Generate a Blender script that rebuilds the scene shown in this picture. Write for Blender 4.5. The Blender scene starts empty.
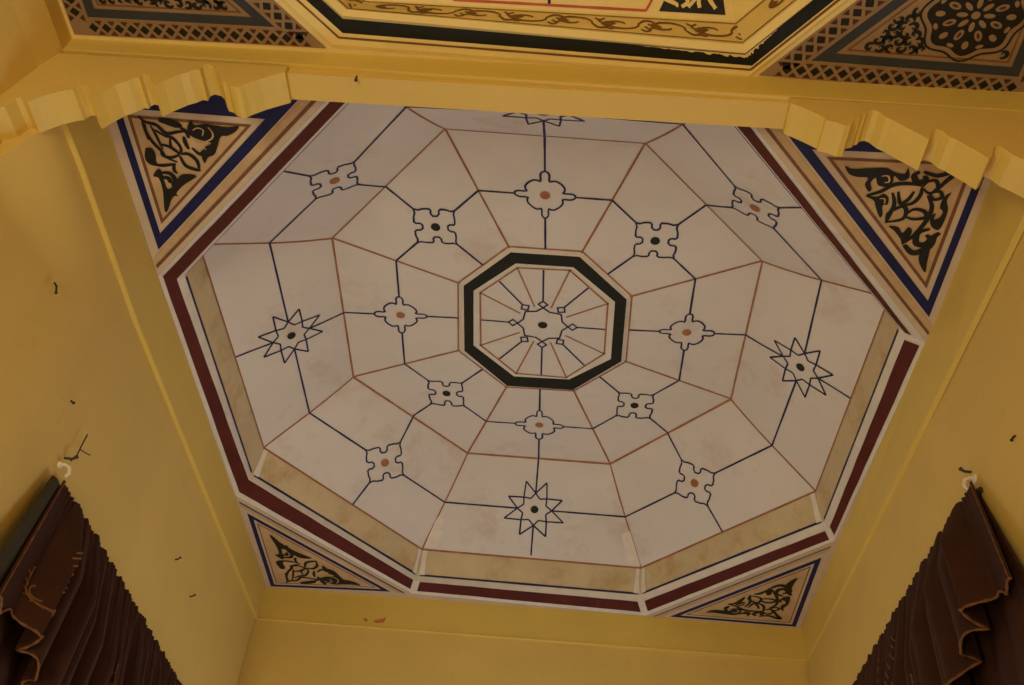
import bpy, math, random
from mathutils import Vector, Matrix
random.seed(7)
S = 2.4            # metres per survey unit (survey origin = the photographer's eye)
EYE = 1.6          # eye height above the floor
ZC = 1.0           # ceiling plane in survey units
col = bpy.context.scene.collection
def U(x, y, z): return Vector((x*S, y*S, z*S + EYE))

# ---------------------------------------------------------------- materials
def srgb(c):
    return tuple(((v/255)/12.92 if v/255 <= .04045 else ((v/255+.055)/1.055)**2.4) for v in c) + (1,)
MATS = {}
def mat(name, rgb, rough=.8, var=.12, scale=6, bump=.15, bscale=60, rgb2=None, spec=.3, stain=None):
    m = bpy.data.materials.new(name); m.use_nodes = True
    nt = m.node_tree; bs = nt.nodes['Principled BSDF']
    bs.inputs['Roughness'].default_value = rough
    bs.inputs['Specular IOR Level'].default_value = spec
    tc = nt.nodes.new('ShaderNodeTexCoord')
    nz = nt.nodes.new('ShaderNodeTexNoise'); nz.inputs['Scale'].default_value = scale
    nz.inputs['Detail'].default_value = 6; nz.inputs['Roughness'].default_value = .6
    nt.links.new(tc.outputs['Object'], nz.inputs['Vector'])
    rmp = nt.nodes.new('ShaderNodeValToRGB')
    a = srgb(rgb); b = srgb(rgb2) if rgb2 else tuple(v*(1-var) for v in a[:3]) + (1,)
    rmp.color_ramp.elements[0].position = .35; rmp.color_ramp.elements[0].color = b
    rmp.color_ramp.elements[1].position = .65; rmp.color_ramp.elements[1].color = a
    nt.links.new(nz.outputs['Fac'], rmp.inputs['Fac'])
    out = rmp.outputs['Color']
    if stain:
        n2 = nt.nodes.new('ShaderNodeTexNoise'); n2.inputs['Scale'].default_value = stain[1]
        n2.inputs['Detail'].default_value = 8; n2.inputs['Roughness'].default_value = .7
        nt.links.new(tc.outputs['Object'], n2.inputs['Vector'])
        r2 = nt.nodes.new('ShaderNodeValToRGB')
        r2.color_ramp.elements[0].position = stain[2]; r2.color_ramp.elements[0].color = (0,0,0,1)
        r2.color_ramp.elements[1].position = stain[3]; r2.color_ramp.elements[1].color = (1,1,1,1)
        nt.links.new(n2.outputs['Fac'], r2.inputs['Fac'])
        mx = nt.nodes.new('ShaderNodeMix'); mx.data_type = 'RGBA'
        nt.links.new(r2.outputs['Color'], mx.inputs['Factor'])
        nt.links.new(out, mx.inputs['A']); mx.inputs['B'].default_value = srgb(stain[0])
        out = mx.outputs['Result']
    nt.links.new(out, bs.inputs['Base Color'])
    if bump:
        nb = nt.nodes.new('ShaderNodeTexNoise'); nb.inputs['Scale'].default_value = bscale
        nb.inputs['Detail'].default_value = 5
        nt.links.new(tc.outputs['Object'], nb.inputs['Vector'])
        bp = nt.nodes.new('ShaderNodeBump'); bp.inputs['Strength'].default_value = bump
        bp.inputs['Distance'].default_value = .01
        nt.links.new(nb.outputs['Fac'], bp.inputs['Height'])
        nt.links.new(bp.outputs['Normal'], bs.inputs['Normal'])
    MATS[name] = m
    return m

M = dict(
 yellow = mat('yellow wall paint', (217,185,105), .62, .07, 3, .12, 25, spec=.35, stain=((205,171,96), 9, .60, .75)),
 yellow_trim = mat('yellow trim paint', (218,187,96), .5, .05, 4, .1, 30, spec=.4),
 dome = mat('off white dome plaster', (216,207,206), .85, .06, 3, .12, 35, stain=((190,168,156), 3.2, .56, .86)),
 lower = mat('lower dome plaster', (216,207,206), .85, .07, 2.5, .12, 35, stain=((188,164,150), 3.0, .54, .84)),
 strip = mat('beige strip plaster', (208,188,154), .85, .14, 5, .12, 40, stain=((188,160,118), 7, .5, .66)),
 white = mat('white border paint', (220,210,204), .75, .12, 12, .12, 60),
 patch = mat('white filler', (228,216,208), .8, .10, 20, .3, 50),
 red = mat('oxblood red paint', (90,34,29), .65, .25, 8, .1, 60, spec=.2, stain=((134,62,46), 10, .64, .74)),
 navy = mat('navy blue paint', (22,26,84), .6, .3, 9, .08, 60),
 ink = mat('dark blue line paint', (38,40,86), .65, .25, 14, 0),
 orange = mat('orange brown line paint', (146,92,58), .7, .25, 9, 0, rgb2=(170,112,76)),
 green = mat('blackish green paint', (24,26,22), .65, .25, 9, .1, 60),
 black = mat('black ornament paint', (30,28,26), .6, .25, 12, 0),
 tan = mat('tan panel ground', (196,164,126), .8, .14, 7, .1, 50, stain=((206,172,138), 8, .5, .66)),
 tanline = mat('brown border line', (128,84,56), .7, .3, 16, 0),
 pale = mat('pale panel border', (206,184,164), .8, .12, 8, .1, 50),
 cream = mat('cream gloss paint', (232,208,140), .45, .08, 6, .1, 50, spec=.5),
 creamstrip = mat('cream carved strip', (224,198,130), .6, .1, 10, .1, 50),
 scroll = mat('brown scroll paint', (120,84,40), .6, .2, 14, 0),
 panel = mat('brown panel ground', (150,124,98), .8, .14, 7, .1, 50),
 slate = mat('slate blue border', (56,60,72), .6, .2, 9, .1, 60),
 lattice_red = mat('dark red lattice paint', (84,42,36), .6, .2, 14, 0),
 vermilion = mat('vermilion line paint', (196,84,46), .5, .2, 14, 0),
 cloth = mat('dark brown curtain cloth', (62,31,20), .7, .25, 14, .12, 500, spec=.25),
 lining = mat('grey green lining', (62,54,40), .8, .15, 12, .1, 400),
 gold = mat('gold brown embroidery', (122,78,44), .6, .35, 60, .25, 300),
 plastic = mat('off white plastic', (226,214,200), .45, .05, 10, 0, spec=.5),
 steel = mat('rusty nail', (62,48,38), .5, .2, 60, 0),
 pink = mat('pink plaster scar', (196,112,80), .8, .2, 40, .2, 90),
 floor = mat('terracotta floor', (176,150,122), .55, .12, 3, .05, 30),
)

# ---------------------------------------------------------------- mesh helpers
class MB:
    """collects polygons of several paints into one mesh"""
    def __init__(s): s.v=[]; s.f=[]; s.m=[]; s.mats=[]; s.sm=[]
    def mi(s, name):
        if name not in s.mats: s.mats.append(name)
        return s.mats.index(name)
    def poly(s, pts, m, smooth=False):
        b=len(s.v); s.v += [Vector(p) for p in pts]; s.f.append(tuple(range(b,b+len(pts)))); s.m.append(s.mi(m)); s.sm.append(smooth)
    def grid(s, rows, m, smooth=True):
        b=len(s.v); w=len(rows[0])
        for r in rows: s.v += [Vector(p) for p in r]
        k=s.mi(m)
        for j in range(len(rows)-1):
            for i in range(w-1):
                s.f.append((b+j*w+i,b+j*w+i+1,b+(j+1)*w+i+1,b+(j+1)*w+i)); s.m.append(k); s.sm.append(smooth)
    def prism(s, a, b, m):
        """two matching outlines joined by walls, capped"""
        n=len(a); s.poly(a,m); s.poly(list(reversed(b)),m)
        for i in range(n):
            j=(i+1)%n; s.poly([a[i],b[i],b[j],a[j]],m)
    def tube(s, pts, rad, m, n=8, caps=True):
        pts=[Vector(p) for p in pts]; rings=[]
        for i,p in enumerate(pts):
            d=(pts[min(i+1,len(pts)-1)]-pts[max(i-1,0)]).normalized()
            u=d.orthogonal().normalized() if i==0 else (u-d*u.dot(d)).normalized()
            w=d.cross(u); r=rad[i] if isinstance(rad,(list,tuple)) else rad
            rings.append([p+(u*math.cos(t)+w*math.sin(t))*r for t in [2*math.pi*k/n for k in range(n)]])
        b=len(s.v); k=s.mi(m)
        for r in rings: s.v += r
        for j in range(len(rings)-1):
            for i in range(n):
                s.f.append((b+j*n+i,b+j*n+(i+1)%n,b+(j+1)*n+(i+1)%n,b+(j+1)*n+i)); s.m.append(k); s.sm.append(True)
        if caps:
            s.poly(list(reversed(rings[0])),m); s.poly(rings[-1],m)
    def build(s, name, parent=None, label=None, origin=None):
        me=bpy.data.meshes.new(name); o0=Vector(origin) if origin is not None else Vector((0,0,0))
        me.from_pydata([tuple(v-o0) for v in s.v],[],s.f)
        for n in s.mats: me.materials.append(M[n])
        me.polygons.foreach_set('material_index',s.m); me.polygons.foreach_set('use_smooth',s.sm)
        me.update(); o=bpy.data.objects.new(name,me); col.objects.link(o)
        if parent is not None: o.parent=parent; o.location=o0-PLOC[parent.name]
        else: o.location=o0
        if label: o['label']=label
        return o
PLOC={}
def thing(name, label, cat, loc, group=None):
    o=bpy.data.objects.new(name,None); col.objects.link(o); o.location=loc; o.empty_display_size=.1
    PLOC[o.name]=Vector(loc); o['label']=label; o['category']=cat
    if group: o['group']=group
    return o
def tag(o, label, cat, group=None):
    o['label']=label; o['category']=cat
    if group: o['group']=group
    return o
def structure(o): o['kind']='structure'; return o

def resample(pts, step):
    out=[pts[0]]
    for a,b in zip(pts,pts[1:]):
        d=math.dist(a,b); n=max(1,int(math.ceil(d/step)))
        for k in range(1,n+1): out.append(tuple(x+(y-x)*k/n for x,y in zip(a,b)))
    return out
def smooth2(pts, closed=False, n=6):
    """Catmull-Rom through 2-D points"""
    P=list(pts); out=[]
    L=len(P)
    for i in range(L if closed else L-1):
        if closed: p0,p1,p2,p3=P[(i-1)%L],P[i],P[(i+1)%L],P[(i+2)%L]
        else: p0,p1,p2,p3=P[max(i-1,0)],P[i],P[i+1],P[min(i+2,L-1)]
        for k in range(n):
            t=k/n
            out.append(tuple(.5*((2*b)+(-a+c)*t+(2*a-5*b+4*c-d)*t*t+(-a+3*b-3*c+d)*t**3) for a,b,c,d in zip(p0,p1,p2,p3)))
    if not closed: out.append(tuple(P[-1]))
    return out
def ribbon2(pts, w, closed=False, taper=False):
    """2-D stroke -> list of quads"""
    n=len(pts); L=[];R=[]
    for i in range(n):
        if closed: a,b=pts[(i-1)%n],pts[(i+1)%n]
        else: a,b=pts[max(i-1,0)],pts[min(i+1,n-1)]
        dx,dy=b[0]-a[0],b[1]-a[1]; d=math.hypot(dx,dy) or 1
        h=w/2
        if i not in (0,n-1) or closed:
            q=pts[i]; ax,ay=q[0]-a[0],q[1]-a[1]; da=math.hypot(ax,ay) or 1
            c=max(.5,abs((ax*dx+ay*dy)/(da*d))); h=h/c
        if taper: h*=max(.45,math.sin(math.pi*(.16+.68*i/(n-1)))) if n>1 else 1
        L.append((pts[i][0]-dy/d*h,pts[i][1]+dx/d*h)); R.append((pts[i][0]+dy/d*h,pts[i][1]-dx/d*h))
    q=[]
    for i in range(n if closed else n-1):
        j=(i+1)%n; q.append((R[i],R[j],L[j],L[i]))
    return q
def disc2(c, r, n=14, ry=None): return [(c[0]+r*math.cos(2*math.pi*k/n),c[1]+(ry or r)*math.sin(2*math.pi*k/n)) for k in range(n)]
def tri_fill(poly):
    """ear clipping so that concave painted shapes fill cleanly"""
    from mathutils.geometry import tessellate_polygon
    return [[poly[i] for i in t] for t in tessellate_polygon([[Vector((p[0],p[1],0)) for p in poly]])]

class Patch:
    """bilinear plaster facet with its own metric paint coordinates"""
    def __init__(s, mb, a, b, c, d, inside, off=.0016, cove=0):
        # a,b = lower edge (left,right), d,c = upper edge
        s.mb=mb; s.cove=cove; s.c=[Vector(p) for p in (a,b,c,d)]; s.off=off
        n=(s.c[2]-s.c[0]).cross(s.c[3]-s.c[1]).normalized()
        mid=sum(s.c,Vector())/4
        s.n=n if n.dot(Vector(inside)-mid)>0 else -n
    def P(s,u,v):
        a,b,c,d=s.c; p=(a*(1-u)+b*u)*(1-v)+(d*(1-u)+c*u)*v
        if s.cove and 0<v<1: p=p-Vector((0,0,s.cove*math.sin(math.pi*v**1.5)))
        return p
    def surface(s,m,n=14): s.mb.grid([[s.P(i/n,j/n) for i in range(n+1)] for j in range(n+1)],m)
    def line(s, st, w, m, lift=1.0, step=.06):
        st=resample(st,step); pts=[s.P(*q)+s.n*s.off*lift for q in st]
        L=[];R=[]
        for i in range(len(pts)):
            d=(pts[min(i+1,len(pts)-1)]-pts[max(i-1,0)]).normalized(); o=s.n.cross(d).normalized()*w/2*(1+random.uniform(-.14,.14))
            L.append(pts[i]+o); R.append(pts[i]-o)
        s.mb.grid([L,R],m,False)
    def frame(s, v0=.5, u0=.5):
        s.u0,s.v0=u0,v0
        s.lu=(s.P(1,v0)-s.P(0,v0)).length; s.lv=(s.P(u0,1)-s.P(u0,0)).length
    def q(s,x,y,lift): 
        return s.P(s.u0+x/s.lu, s.v0+y/s.lv)+s.n*s.off*lift
    def stroke(s, pts, w, m, closed=False, lift=1.2, taper=False):
        for f in ribbon2(pts,w,closed,taper): s.mb.poly([s.q(x,y,lift) for x,y in f],m)
    def fill(s, poly, m, lift=1.2):
        for t in tri_fill(poly): s.mb.poly([s.q(p[0],p[1],lift) for p in t],m)

# ---------------------------------------------------------------- painted motifs (metres, centred)
def star(pt, R, w):
    tip=[(R*math.cos(math.radians(22.5+45*k)),R*math.sin(math.radians(22.5+45*k))) for k in range(8)]
    inn=[(.40*R*math.cos(math.radians(22.5+45*k)),.40*R*math.sin(math.radians(22.5+45*k))) for k in range(8)]
    for k in range(8):
        a,b=tip[k],tip[(k+1)%8]                     # strands cross on the axis between two tips
        x=math.radians(45*(k+1)); c=(.56*R*math.cos(x),.56*R*math.sin(x))
        pt.stroke([a,c,inn[(k+1)%8]],w,'ink'); pt.stroke([b,c,inn[k]],w,'ink',lift=1.4)
    for k in range(8):
        # outer sides of the spikes
        t=tip[k]; a=math.radians(22.5+45*k)
        for sg in (1,-1):
            x=a+sg*math.radians(22.5); pt.stroke([t,(.56*R*math.cos(x),.56*R*math.sin(x))],w,'ink')
    pt.fill(disc2((0,0),.13*R),'black',1.5)
def knot(pt, rx, ry, w, dot='black'):
    # square whose corners lie on the axes, a little U bitten out of each side
    pts=[]
    cs=[(rx,0),(0,ry),(-rx,0),(0,-ry)]
    for k in range(4):
        a,b=Vector(cs[k]),Vector(cs[(k+1)%4]); e=b-a; n=Vector((-e.y,e.x)).normalized(); L=e.length
        for t,h in ((0,0),(.10,.03),(.22,.0),(.36,.0),(.40,.04),(.40,.13),(.45,.19),(.55,.19),(.60,.13),(.60,.04),(.64,.0),(.78,.0),(.90,.03)):
            p=a+e*t+n*h*L; pts.append((p.x,p.y))
    pt.stroke(pts,w,'ink',closed=True)
    pt.fill(disc2((0,0),min(rx,ry)*.165),dot,1.5)
def flower(pt, R, w, dot='orange'):
    pts=[]
    for k in range(4):
        a=math.radians(90*k); ca,sa=math.cos(a),math.sin(a)
        for x,y in ((.58,-.15),(.68,-.12),(.82,-.13),(.95,-.09),(1.0,0),(.95,.09),(.82,.13),(.68,.12),(.58,.15),(.61,.22),(.61,.34),(.53,.46),(.46,.53),(.34,.61),(.22,.61)):
            pts.append((R*(x*ca-y*sa),R*(x*sa+y*ca)))
    pt.stroke(smooth2(pts,True,2),w,'ink',closed=True)
    pt.fill(disc2((0,0),.17*R),dot,1.5)

# ---------------------------------------------------------------- survey of the alcove dome (survey units)
# eight corners per level, clockwise from the corner left of the arch
LV = {
'O0':(1.0,[[-0.3047, 0.7314], [0.1607, 0.7314], [0.4665, 1.0926], [0.4599, 1.617], [0.1647, 1.9569], [-0.3079, 1.952], [-0.6083, 1.6367], [-0.6051, 1.0666]]),
'RI':(1.0178,[[-0.2958, 0.755], [0.1518, 0.755], [0.4426, 1.0987], [0.4498, 1.6092], [0.1535, 1.9331], [-0.3011, 1.9315], [-0.5834, 1.6043], [-0.5889, 1.0901]]),
'BL':(1.0289,[[-0.2935, 0.7612], [0.1495, 0.7612], [0.4359, 1.0973], [0.4419, 1.6055], [0.1512, 1.9276], [-0.3008, 1.9312], [-0.5816, 1.6076], [-0.5819, 1.0924]]),
'O1':(1.0808,[[-0.2881, 0.7756], [0.144, 0.7756], [0.4263, 1.0920], [0.4281, 1.5878], [0.1491, 1.911], [-0.2974, 1.9125], [-0.5693, 1.5922], [-0.5723, 1.0800]]),
'O2':(1.2173,[[-0.2199, 0.9483], [0.0668, 0.9525], [0.2684, 1.1674], [0.2727, 1.5159], [0.0705, 1.7496], [-0.2145, 1.7522], [-0.4219, 1.5355], [-0.415, 1.1808]]),
'O3':(1.2168,[[-0.1281, 1.1758], [-0.0132, 1.1759], [0.071, 1.268], [0.0746, 1.4323], [-0.0119, 1.5244], [-0.1342, 1.5281], [-0.218, 1.4358], [-0.2112, 1.2649]]),
'GO':(1.2123,[[-0.1256, 1.181], [-0.0158, 1.1806], [0.066, 1.2709], [0.0689, 1.4295], [-0.0126, 1.5201], [-0.1336, 1.5225], [-0.2094, 1.4322], [-0.2046, 1.2656]]),
'GI':(1.2133,[[-0.1177, 1.2063], [-0.0247, 1.2059], [0.0474, 1.2799], [0.0504, 1.4261], [-0.0206, 1.4914], [-0.1208, 1.4948], [-0.1926, 1.4167], [-0.1884, 1.277]]),
'IO':(1.2142,[[-0.1158, 1.2143], [-0.0293, 1.2117], [0.0375, 1.2849], [0.0396, 1.4149], [-0.0252, 1.4895], [-0.1177, 1.4884], [-0.1817, 1.4164], [-0.179, 1.2799]]),

}
def ring(n): 
    z,p=LV[n]; return [U(x,y,z) for x,y in p]
O0,RI,BLN,O1,O2,O3,GO,GI,IO=[ring(k) for k in ('O0','RI','BL','O1','O2','O3','GO','GI','IO')]
CEN=sum(O3,Vector())/8
BELOW=Vector((CEN.x,CEN.y,EYE))
LW=.0080            # width of the painted lines

# ---------------------------------------------------------------- the dome
dome=thing('ceiling_dome','white eight-sided stepped ceiling dome painted with blue stars, knots and flowers','dome',U(-.073,1.349,1.03))
for i in range(8):
    j=(i+1)%8
    mb=MB(); pt=Patch(mb,BLN[i],BLN[j],O1[j],O1[i],BELOW); pt.surface('strip',6)
    pt.line([(.012,.04),(.988,.04)],.010,'ink'); pt.line([(0,.985),(1,.985)],LW*1.1,'orange')
    for u in (.0,1.0):
        if i in (3,4,5):
            for k in range(5):
                pt.line([(abs(u-.012-.004*k),.05),(abs(u-.010-random.uniform(0,.012)),.95)],.012,'patch',1.3+.1*k)
    mb.build('fascia',dome)
    card=i%2==0
    # lower facet
    mb=MB(); pt=Patch(mb,O1[i],O1[j],O2[j],O2[i],BELOW,cove=.010); pt.surface('lower')
    for u in (0,1): pt.line([(u,0),(u,1)],LW,'orange')
    pt.line([(0,.992),(1,.992)],LW*1.1,'orange')
    t0={0:.42,2:.465}.get(i,.505); uc=.465 if i in (2,5) else .5; pt.frame(t0,uc)
    r=.148 if card else .122
    g=.54*r if card else r
    e0=.46 if i in (0,1) else .505; e1=.46 if i in (0,7) else .505
    pt.line([(0,e0),(uc-g/pt.lu,t0)],LW,'ink',1.1); pt.line([(uc+g/pt.lu,t0),(1,e1)],LW,'ink',1.1)
    pt.line([(uc,.0 if i!=4 else .03),(uc,t0-g/pt.lv)],LW,'ink',1.1); pt.line([(uc,t0+g/pt.lv),(uc+(.5-uc)*.9,1)],LW,'ink',1.1)
    if card: star(pt,r,LW*.9)
    else: knot(pt,r,r,LW*.95,'orange')
    if i==4:
        for u,s_ in ((.985,-1),(.0,1)):
            for k in range(7):
                a=u+s_*random.uniform(.0,.05); pt.line([(a,.02),(a+s_*.03*random.random()-s_*.02,.12+.25*random.random())],.02,'patch',1.15+.05*k)
    mb.build('lower_facet',dome,'facet with blue eight-pointed star' if card else 'facet with blue notched square knot')
    # upper facet
    mb=MB(); pt=Patch(mb,O2[i],O2[j],O3[j],O3[i],BELOW); pt.surface('dome')
    for u in (0,1): pt.line([(u,0),(u,1)],LW,'orange')
    pt.line([(0,.985),(1,.985)],LW*.9,'orange')
    t0=.49; pt.frame(t0); r=.111 if card else .116
    pt.line([(0,t0),(.5-r/pt.lu,t0)],LW,'ink',1.1); pt.line([(.5+r/pt.lu,t0),(1,t0)],LW,'ink',1.1)
    pt.line([(.5,0),(.5,t0-r/pt.lv)],LW,'ink',1.1); pt.line([(.5,t0+r/pt.lv),(.5,.985)],LW,'ink',1.1)
    if card: flower(pt,r,LW*.95)
    else: knot(pt,r,r,LW*.95)
    mb.build('upper_facet',dome,'facet with blue eight-lobed flower' if card else 'facet with small blue notched square knot')
# medallion in the middle
mb=MB()
mb.poly(list(IO),'dome')
c=sum(IO,Vector())/8; zz=c.z-.0016
def pl(pts,w,m,closed=False,lift=1.0):
    for f in ribbon2(pts,w,closed): mb.poly([Vector((c.x+x,c.y+y,c.z-.0016*lift)) for x,y in f],m)
io=[(v.x-c.x,v.y-c.y) for v in IO]
pl([(x*.985,y*.985) for x,y in io],LW*.9,'orange',True)
for k in range(8):
    x,y=io[k]; d=math.hypot(x,y); pl([(x,y),(x/d*.11,y/d*.11)],LW*.8,'orange')
    mx,my=(io[k][0]+io[(k+1)%8][0])/2,(io[k][1]+io[(k+1)%8][1])/2; d=math.hypot(mx,my)
    a=math.atan2(my,mx); n=(.123*mx/d,.123*my/d)
    pl([(mx*.97,my*.97),(n[0]+.017*mx/d,n[1]+.017*my/d)],LW*.9,'ink',lift=1.2)
    pl([(n[0]+.019*math.cos(a+math.pi/2*q),n[1]+.019*math.sin(a+math.pi/2*q)) for q in range(4)],LW*.85,'ink',True,1.4)
q=[(0,.104),(.027,.08),(.072,.074),(.08,.027)]
body=[]
for k in range(4):
    ca,sa=math.cos(-math.pi/2*k),math.sin(-math.pi/2*k)
    body+=[(x*ca-y*sa,x*sa+y*ca) for x,y in q]
pl(body,LW*.85,'ink',True,1.5)
for t in [disc2((0,0),.0195,16)]: mb.poly([Vector((c.x+x,c.y+y,c.z-.003)) for x,y in t],'black')
med=mb.build('medallion',dome,'round-centred panel with blue rosette and rays',origin=c); med['label']='eight-sided centre panel with blue rosette and rays'
mb=MB()
for i in range(8):
    j=(i+1)%8
    mb.poly([O3[i],O3[j],GO[j],GO[i]],'white'); mb.poly([GO[i],GO[j],GI[j],GI[i]],'green'); mb.poly([GI[i],GI[j],IO[j],IO[i]],'white')
o=mb.build('border_ring',None,'blackish green octagonal border'); o.parent=med; o.location=-c

# ---------------------------------------------------------------- red frame round the dome
frame=thing('octagonal_frame','oxblood red octagonal frame with white edges around the star-painted dome','frame',U(-.073,1.349,1.0))
for i in range(8):
    j=(i+1)%8
    mb=MB()
    for (A,B_,m,n) in ((O0,RI,None,10),(RI,BLN,'white',1)):
        if m: 
            mb.grid([[A[i].lerp(A[j],k/8) for k in range(9)],[B_[i].lerp(B_[j],k/8) for k in range(9)]],m,False)
    pt=Patch(mb,O0[i],O0[j],RI[j],RI[i],BELOW); pt.surface('white',6)
    lo=[.24,.24]; hi=[.97,.97]
    if i==1: lo=[.24,.62]; hi=[.97,.92]
    e0=.018 if i in (2,3,4) else (.03 if i==5 else 0); e1=.018 if i in (1,2,3,4) else 0
    if i==5: e0=.018
    N=12; L=[];R=[]
    for k in range(N+1):
        t=e0+(1-e0-e1)*k/N; jt=random.uniform(-.015,.015)
        L.append(pt.P(t,lo[0]+(lo[1]-lo[0])*t+jt)+pt.n*.0016); R.append(pt.P(t,hi[0]+(hi[1]-hi[0])*t+jt)+pt.n*.0016)
    mb.grid([L,R],'red',False)
    mb.build('frame_rail',frame)

# ---------------------------------------------------------------- room shell
XL=[(-.602,.70),(-.5993,.795),(-.6060,1.0615),(-.6144,1.981)]        # top of the left wall (x,y)
XR=[(.4568,.70),(.4573,.8023),(.4640,1.0425),(.4690,1.9505)]
ZF=-EYE/S                                                     # floor
FRZ=.012/S
def wall(name, poly, ztop, zbot, outward, m='yellow', thick=.12):
    """poly: plan polyline in survey units; a plaster wall of real thickness"""
    mb=MB(); th=thick/S
    a=[U(x,y,ztop) for x,y in poly]; b=[U(x,y,zbot) for x,y in poly]
    a2=[U(x+outward[0]*th,y+outward[1]*th,ztop) for x,y in poly]; b2=[U(x+outward[0]*th,y+outward[1]*th,zbot) for x,y in poly]
    mb.grid([a,b],m,False); mb.grid([a2,b2],m,False); mb.grid([a,a2],m,False); mb.grid([b,b2],m,False)
    for k in (0,-1): mb.poly([a[k],b[k],b2[k],a2[k]],m)
    return structure(mb.build(name))
wl=[(x-FRZ,y) for x,y in XL]
mb=MB(); zs_=[1.04]+[.905-.0075*k for k in range(17)]+[.70,.5,.2,-.2,ZF]
ys_=[.7236+.012*k for k in range(22)]+[1.0615,1.3,1.6,1.981]
def xwl(y):
    for (x0,y0),(x1,y1) in zip(wl,wl[1:]):
        if y<=y1: return x0+(x1-x0)*(y-y0)/(y1-y0)
    return wl[-1][0]
def xw2(y,z):
    k=min(1,max(0,(.905-z)/.10)); k=k*k*(3-2*k); q=min(1,max(0,1-(y-.7236)/.24)); q=q*q*(3-2*q); k*=q
    return xwl(y)-.036*k
mb.grid([[U(xw2(y,z),y,z) for y in ys_] for z in zs_],'yellow',True)
mb.grid([[U(-.66,y,z) for y in ys_] for z in (1.04,ZF)],'yellow',False)
for k in (0,-1): mb.grid([[U(xw2(ys_[k],z),ys_[k],z) for z in zs_],[U(-.66,ys_[k],z) for z in zs_]],'yellow',False)
for z in (1.04,ZF): mb.grid([[U(xw2(y,z),y,z) for y in ys_],[U(-.66,y,z) for y in ys_]],'yellow',False)
structure(mb.build('wall_left'))
wr=[(.4710,.7236),(.4722,1.05),(.4775,1.9505)]
wall('wall_right',wr,1.04,ZF,(1,0))
wall('wall_back',[(-.68,1.9835),(.54,1.956)],1.04,ZF,(0,1))
def frieze(name, top, bot, zb, inward, back):
    """shallow plaster band under the ceiling: sloping face, rounded lip at the bottom"""
    mb=MB(); lip=.013/S
    T=[U(x,y,1.001) for x,y in top]; Bq=[U(x,y,z) for (x,y),z in zip(bot,zb)]
    L1=[U(x+inward[0]*.004/S,y+inward[1]*.004/S,z-.002/S) for (x,y),z in zip(bot,zb)]
    L2=[U(x+inward[0]*.002/S,y+inward[1]*.002/S,z-.006/S) for (x,y),z in zip(bot,zb)]
    K=[U(x-inward[0]*back,y-inward[1]*back,z-.008/S) for (x,y),z in zip(bot,zb)]
    K2=[U(x-inward[0]*back,y-inward[1]*back,1.001) for (x,y),z in zip(top,zb)]
    mb.grid([T,Bq],'yellow_trim',False); mb.grid([Bq,L1,L2,K],'yellow_trim',False); mb.grid([K,K2],'yellow_trim',False)
    return structure(mb.build(name))
frieze('trim_1',XL,XL,[.920,.918,.9135,.930],(1,0),FRZ*1.3)
frieze('trim_2',XR,[(.4640,.70),(.4648,.80),(.466,1.0425),(.4772,1.951)],[.905,.906,.909,.934],(-1,0),FRZ*1.0)
frieze('trim_3',[(-.6146,1.981),(.4690,1.9505)],[(-.6146,1.981),(.4772,1.9505)],[.9300,.9345],(0,-1),FRZ*1.5)

# flat ceiling: one slab with an octagonal opening for each dome
def ceil_with_hole(mb, x0,x1,y0,y1, oct_, m='pale'):
    q=[(x0,y0),(x1,y0),(x1,y1),(x0,y1)]
    z=1.0005
    f=lambda x,y:U(x,y,z)
    P=[Vector((v.x,v.y,z*S+EYE)) for v in oct_]
    C4=[f(*t) for t in q]
    mb.poly([C4[0],C4[1],P[1],P[0]],m); mb.poly([C4[1],P[2],P[1]],m); mb.poly([C4[1],C4[2],P[3],P[2]],m)
    mb.poly([C4[2],P[4],P[3]],m); mb.poly([C4[2],C4[3],P[5],P[4]],m); mb.poly([C4[3],P[6],P[5]],m)
    mb.poly([C4[3],C4[0],P[7],P[6]],m); mb.poly([C4[0],P[0],P[7]],m)

# survey of the dome over the photographer (only its far side shows)
NCX,NCY=-.073,.062; T8,AY=.4349,1.1543
def nring(r,z,fl,fr):
    e=r*T8
    p=[(NCX-e,NCY-r*AY),(NCX+e,NCY-r*AY),(NCX+r,NCY-e*AY),(NCX+r,NCY+e*AY),fr,fl,(NCX-r,NCY+e*AY),(NCX-r,NCY-e*AY)]
    return [U(x,y,z) for x,y in p]
N0=nring(.535,1.0,(-.3032,.6760),(.1586,.6860))
N0b=nring(.530,.9985,(-.3015,.6705),(.1582,.6812))
NG=nring(.522,1.001,(-.2890,.6570),(.1600,.6700))
NL=nring(.512,1.001,(-.2866,.6390),(.1502,.6560))
NLo=nring(.508,.994,(-.2850,.6310),(.1492,.6500))
NLi=nring(.498,.997,(-.2800,.6250),(.1460,.6420))
NS=nring(.494,1.040,(-.2686,.6400),(.1389,.6420))
NT=nring(.488,1.042,(-.2660,.6390),(.1372,.6410))
NU=nring(.345,1.19,(-.23,.45),(.085,.455))
NV=nring(.14,1.20,(-.14,.22),(-.01,.22))

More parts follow.
